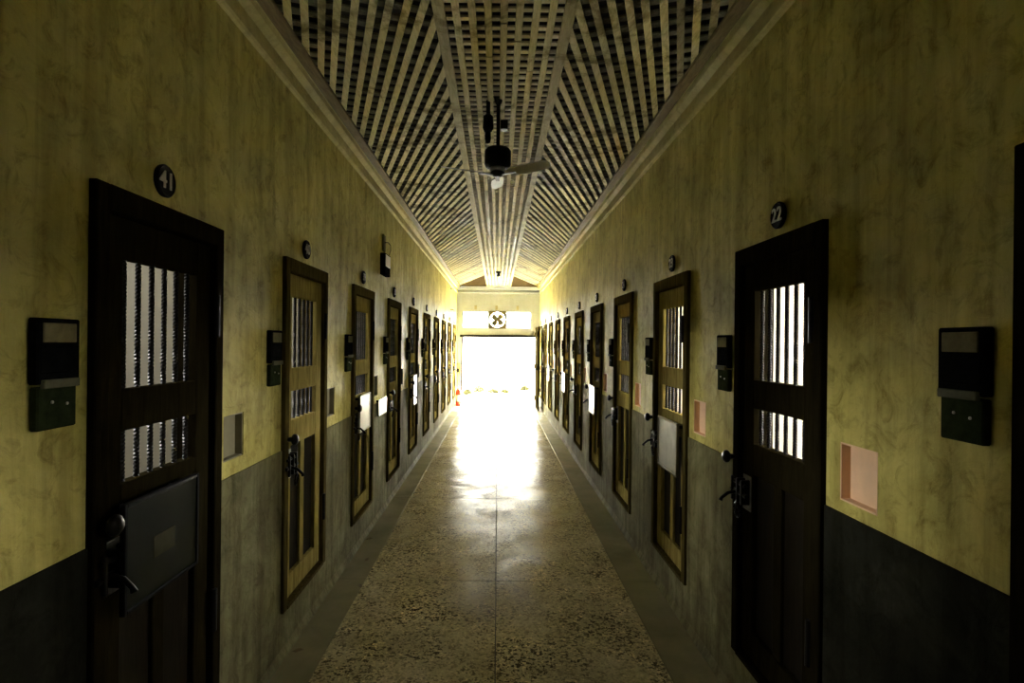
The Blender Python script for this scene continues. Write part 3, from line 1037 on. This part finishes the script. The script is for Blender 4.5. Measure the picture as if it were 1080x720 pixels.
MB().box(0.014, 0.062, -0.03, 0.03, 3.105, 3.165, 0.004).build('switch_box', M['fan_dark'], fan)
tag(fan, 'three-bladed ceiling fan with black motor hanging from the laths', 'ceiling fan')
r = empty('lamp_holder', (-0.078, 3.72, 0))
MB().tube([(0, 0, Z_LATH + 0.01), (0, 0, 3.20)], 0.014, 10).build('stem', M['fan_dark'], r)
MB().lathe([(0.016, 3.22), (0.032, 3.205), (0.036, 3.13), (0.026, 3.11), (0.018, 3.105)], 18).build('socket', M['fan_dark'], r, smooth=True)
MB().lathe([(0.018, 3.11), (0.02, 3.06), (0.015, 3.035), (0.004, 3.03)], 14).build('nozzle', M['fan_dark'], r, smooth=True)
tag(r, 'black hanging lamp holder just left of the fan rod', 'lamp')
r = empty('ceiling_lamp', (0.0, 12.6, 0))
MB().lathe([(0.02, Z_LATH + 0.005), (0.06, Z_LATH), (0.05, Z_LATH - 0.03), (0.02, Z_LATH - 0.05)], 16).build('base', M['fan_dark'], r, smooth=True)
MB().lathe([(0.02, Z_LATH - 0.05), (0.045, Z_LATH - 0.08), (0.03, Z_LATH - 0.11), (0.005, Z_LATH - 0.12)], 16).build('bulb_guard', M['fan_dark'], r, smooth=True)
tag(r, 'small dark ceiling lamp far down the middle bay', 'lamp')

# ------------------------------------------------------------------ end wall fittings
w1 = empty('window_1', ((TL[0] + TL[1]) / 2, Y_END, 0))
w2 = empty('window_2', ((TR[0] + TR[1]) / 2, Y_END, 0))
for w, t, lab in ((w1, TL, 'bright transom window left of the exhaust fan'), (w2, TR, 'bright transom window right of the exhaust fan')):
    h = (t[1] - t[0]) / 2
    for (a, b, c, e) in ((-h, -h + 0.02, TZ0, TZ1), (h - 0.02, h, TZ0, TZ1), (-h + 0.02, h - 0.02, TZ0, TZ0 + 0.02), (-h + 0.02, h - 0.02, TZ1 - 0.02, TZ1)):
        MB().box(a, b, 0.10, 0.14, c, e).build('window_frame', M['end_wall'], w)
    MB().box(-h + 0.015, h - 0.015, 0.117, 0.122, TZ0 + 0.015, TZ1 - 0.015).build('pane', M['glass'], w)
    tag(w, lab, 'window', kind='structure')

ef = empty('exhaust_fan', ((FAN[0] + FAN[1]) / 2, Y_END, (FAN[2] + FAN[3]) / 2))
fh = (FAN[1] - FAN[0]) / 2 + 0.004
fz = (FAN[3] - FAN[2]) / 2 + 0.004
bm = bmesh.new()
seg = 32
rad = fh * 0.88
for yy in (-0.02, 0.004):
    pass
ringv = {}
for d, yy in ((0, -0.022), (1, 0.0)):
    for k in range(seg):
        a = 2 * math.pi * k / seg
        c, s_ = math.cos(a), math.sin(a)
        m = max(abs(c), abs(s_))
        ringv[(d, 'i', k)] = bm.verts.new((rad * c, yy, rad * s_))
        ringv[(d, 'o', k)] = bm.verts.new((fh * c / m, yy, fz * s_ / m))
for k in range(seg):
    k2 = (k + 1) % seg
    bm.faces.new((ringv[(0, 'i', k)], ringv[(0, 'i', k2)], ringv[(0, 'o', k2)], ringv[(0, 'o', k)]))
    bm.faces.new((ringv[(1, 'i', k)], ringv[(1, 'o', k)], ringv[(1, 'o', k2)], ringv[(1, 'i', k2)]))
    bm.faces.new((ringv[(0, 'i', k)], ringv[(1, 'i', k)], ringv[(1, 'i', k2)], ringv[(0, 'i', k2)]))
    bm.faces.new((ringv[(0, 'o', k)], ringv[(0, 'o', k2)], ringv[(1, 'o', k2)], ringv[(1, 'o', k)]))
bmesh.ops.recalc_face_normals(bm, faces=bm.faces)
me = bpy.data.meshes.new('square_plate'); bm.to_mesh(me); bm.free(); me.materials.append(M['olive_metal'])
link_mesh('square_plate', me, ef)
MB().lathe([(0.012, -0.03), (0.045, -0.024), (0.045, 0.03), (0.012, 0.04)], 20, 'y').build('hub', M['olive_metal'], ef)
pb = []
nb = 9
for i in range(nb + 1):
    t = i / nb
    x = 0.035 + (rad - 0.05) * t
    w = 0.040 + 0.040 * math.sin(math.pi * (0.02 + 0.80 * t))
    if i == nb: w *= 0.6
    pb.append((x, w))
outline = [(x, w) for x, w in pb] + [(x, -w) for x, w in reversed(pb)]
efb = MB().prism(outline, 'y', -0.004, 0.004).mesh('blade', M['olive_metal'])
for k in range(4):
    o = link_mesh('blade', efb, ef, (0, 0.005, 0))
    o.rotation_euler = (0, R(90 * k + 42), 0)
MB().box(-fh, fh, 0.03, 0.04, -0.008, 0.008).build('strut', M['olive_metal'], ef)
tag(ef, 'square exhaust fan with four dark blades between the transom windows', 'exhaust fan')

for u, lab in ((-23.7, 'left'), (-1.7, 'middle'), (20.5, 'right')):
    r = empty('vent_cover', (px(u), Y_END, CAM_H + px(36.5)))
    MB().box(-0.035, 0.035, -0.016, -0.0005, -0.06, 0.06, 0.004).build('plate', M['grey_panel'], r)
    for q in range(4):
        MB().box(-0.026, 0.026, -0.020, -0.014, -0.045 + q * 0.026, -0.033 + q * 0.026).build('louvre', M['steel'], r)
    tag(r, '%s of three small grey plates above the transom windows' % lab, 'plate', 'small plates on the end wall')

# doorway lining, threshold and the open leaf
dr = empty('trim_4', ((DW0 + DW1) / 2, Y_END, 0))
h = (DW1 - DW0) / 2
MB().box(-h - 0.05, h - 0.05, -0.03, 0.05, DH - 0.02, DH + 0.05, 0.004).build('door_track', M['iron'], dr)
MB().box(-h - 0.005, -h + 0.035, -0.012, 0.10, 0.0, DH - 0.02, 0.004).build('jamb', M['iron'], dr)
MB().box(-h + 0.035, -h + 0.42, -0.01, 0.05, 0.0, 0.016, 0.004).build('threshold', M['threshold'], dr)
MB().box(h - 0.72, h - 0.24, -0.01, 0.05, 0.0, 0.016, 0.004).build('threshold', M['threshold'], dr)
tag(dr, 'dark track, jamb and threshold strips around the bright end doorway', 'door frame', kind='structure')
dl = empty('door_%d' % (dn + 1), (1.04, 14.35, 0))
lw = 1.15
for q in range(5):
    MB().box(-0.018, 0.018, q * lw / 5 + 0.003, (q + 1) * lw / 5 - 0.003, 0.02, 2.14, 0.004).build('plank', M['leaf_wood'], dl)
for zz in (0.25, 1.1, 1.95):
    MB().box(-0.045, -0.018, 0.02, lw - 0.02, zz - 0.06, zz + 0.06, 0.004).build('ledger', M['leaf_wood'], dl)
MB().tube([(-0.045, 0.06, 1.06), (-0.10, 0.06, 1.06), (-0.15, 0.06, 1.08)], 0.014, 8).build('door_handle', M['iron'], dl)
MB().box(0.018, XR - 1.04 - 0.009, lw - 0.10, lw - 0.04, 0.4, 0.5).build('wall_hook', M['iron'], dl)
MB().box(-0.02, 0.02, 0.05, 0.10, 0.0, 0.03).build('foot_bolt', M['iron'], dl)
tag(dl, 'dark plank door leaf folded open along the far right wall', 'door', kind='structure')

r = empty('switch_panel', (px(-41.8), Y_END, 0))
MB().box(-0.075, 0.075, -0.03, -0.0005, 0.47, 1.15, 0.004).build('panel', M['grey_panel'], r)
MB().box(-0.02, 0.03, -0.045, -0.028, 0.88, 0.98, 0.003).build('switch', M['black_plate'], r)
MB().box(0.045, 0.066, -0.04, -0.028, 0.85, 1.02, 0.003).build('tag_plate', M['yellow'], r)
tag(r, 'grey switch panel left of the bright end doorway', 'switch panel')

ex = empty('fire_extinguisher', (-1.055, 15.45, 0.004))
MB().lathe([(0.070, 0.0), (0.078, 0.012), (0.078, 0.36), (0.066, 0.41), (0.030, 0.445), (0.018, 0.46)], 22).build('cylinder', M['red'], ex, smooth=True)
MB().lathe([(0.0785, 0.12), (0.0795, 0.121), (0.0795, 0.29), (0.0785, 0.291)], 22).build('label_band', M['ext_label'], ex)
MB().lathe([(0.018, 0.455), (0.022, 0.465), (0.020, 0.50), (0.010, 0.505)], 12).build('valve', M['steel'], ex)
MB().box(-0.014, 0.014, -0.10, 0.03, 0.505, 0.520, 0.003).build('lever', M['iron'], ex)
MB().tube([(0.02, 0, 0.485), (0.07, -0.01, 0.48), (0.098, -0.015, 0.42), (0.098, -0.015, 0.25), (0.092, -0.015, 0.12)], [0.009, 0.009, 0.009, 0.009, 0.014], 8).build('hose', M['iron'], ex, smooth=True)
tag(ex, 'red fire extinguisher standing on the floor left of the end doorway', 'fire extinguisher')

# ------------------------------------------------------------------ courtyard beyond the doorway
g = MB().box(-14, 14, Y_END + 0.30, 40, -0.14, -0.02).build('ground', M['courtyard_ground'])
tag(g, 'pale sunlit courtyard paving beyond the doorway', 'ground', kind='structure')
cw = MB().box(-14, 14, 27.0, 27.3, -0.02, 2.6).build('wall_courtyard', M['courtyard_wall'])
tag(cw, 'white courtyard wall seen through the doorway', 'wall', kind='structure')

def shrub(x, y, w, hgt, n, seed, lab):
    rnd = random.Random(seed)
    r = empty('low_shrub', (x, y, -0.02))
    st = MB()
    for q in range(5):
        a = rnd.uniform(0, 6.28)
        st.tube([(0, 0, 0), (0.3 * w * math.cos(a), 0.3 * w * math.sin(a), hgt * rnd.uniform(0.6, 0.9))], [0.012, 0.005], 5)
    st.build('stem', M['stem'], r)
    bm = bmesh.new()
    for q in range(n):
        a, rr = rnd.uniform(0, 6.28), w * 0.5 * math.sqrt(rnd.random())
        z = hgt * (0.12 + 0.85 * rnd.random() * (1 - 0.6 * (rr / (0.5 * w)) ** 2))
        p = Vector((rr * math.cos(a), rr * math.sin(a), z))
        d = Vector((rnd.uniform(-1, 1), rnd.uniform(-1, 1), rnd.uniform(-0.2, 1))).normalized()
        sd = d.cross(Vector((rnd.uniform(-1, 1), rnd.uniform(-1, 1), rnd.uniform(-1, 1)))).normalized()
        L, W = 0.075, 0.022
        up = d.cross(sd) * 0.008
        vv = [bm.verts.new(p), bm.verts.new(p + d * L * .5 + sd * W + up), bm.verts.new(p + d * L), bm.verts.new(p + d * L * .5 - sd * W + up)]
        bm.faces.new(vv)
    me = bpy.data.meshes.new('foliage'); bm.to_mesh(me); bm.free(); me.materials.append(M['foliage'])
    f = link_mesh('foliage', me, r)
    f['kind'] = 'stuff'
    tag(r, lab, 'shrub', 'low shrubs in the courtyard')
def at(u, v):      # a ground point seen at this pixel offset from the vanishing point
    Y = CAM_H * 600.0 / v
    return u / 600.0 * Y, Y
for j, (u, v, w, hh, lab) in enumerate(((-31.5, 55.0, 0.26, 0.20, 'small low shrub just inside the left edge of the doorway view'),
                                        (-18.5, 53.6, 0.45, 0.32, 'largest of the low shrubs beyond the doorway, left of centre'),
                                        (-4, 53.5, 0.35, 0.17, 'thin low shrub beyond the middle of the doorway'),
                                        (8, 53, 0.26, 0.13, 'tiny low shrub beyond the doorway, right of centre'),
                                        (29, 50.5, 0.30, 0.20, 'low shrub beyond the right part of the doorway'))):
    x, Y = at(u, v)
    shrub(x, Y, w, hh, 420, 11 + j, lab)

# ------------------------------------------------------------------ dry leaves on the left floor margin
def dry_leaf(x, y, a, lab):
    bm = bmesh.new()
    pts = [(-0.03, 0, 0.004), (-0.01, 0.012, 0.008), (0.012, 0.011, 0.010), (0.03, 0, 0.006), (0.012, -0.011, 0.007), (-0.01, -0.012, 0.004)]
    top = [bm.verts.new(p) for p in pts]
    bot = [bm.verts.new((p[0], p[1], p[2] - 0.0015)) for p in pts]
    bm.faces.new(top); bm.faces.new(list(reversed(bot)))
    for i in range(6):
        bm.faces.new((top[i], bot[i], bot[(i + 1) % 6], top[(i + 1) % 6]))
    me = bpy.data.meshes.new('dry_leaf'); bm.to_mesh(me); bm.free(); me.materials.append(M['dry_leaf'])
    o = link_mesh('dry_leaf', me, None, (x, y, 0.0015), (0, 0, a))
    tag(o, lab, 'leaf', 'dry leaves on the floor margin')
for (pxx, pyy, a, lab) in ((391.5, 570, 0.4, 'dry leaf farthest along the left floor margin'), (389.5, 592, 1.2, 'dark dry leaf in the middle of the left floor margin'),
                           (382.5, 620, 2.0, 'dry leaf nearest the viewer of the three in a row on the left margin'), (317.5, 689, 0.3, 'pale dry leaf by the left wall at the bottom')):
    Y = CAM_H * 600.0 / (pyy - 361.0)
    dry_leaf((pxx - 525.0) / 600.0 * Y, Y, a, lab)
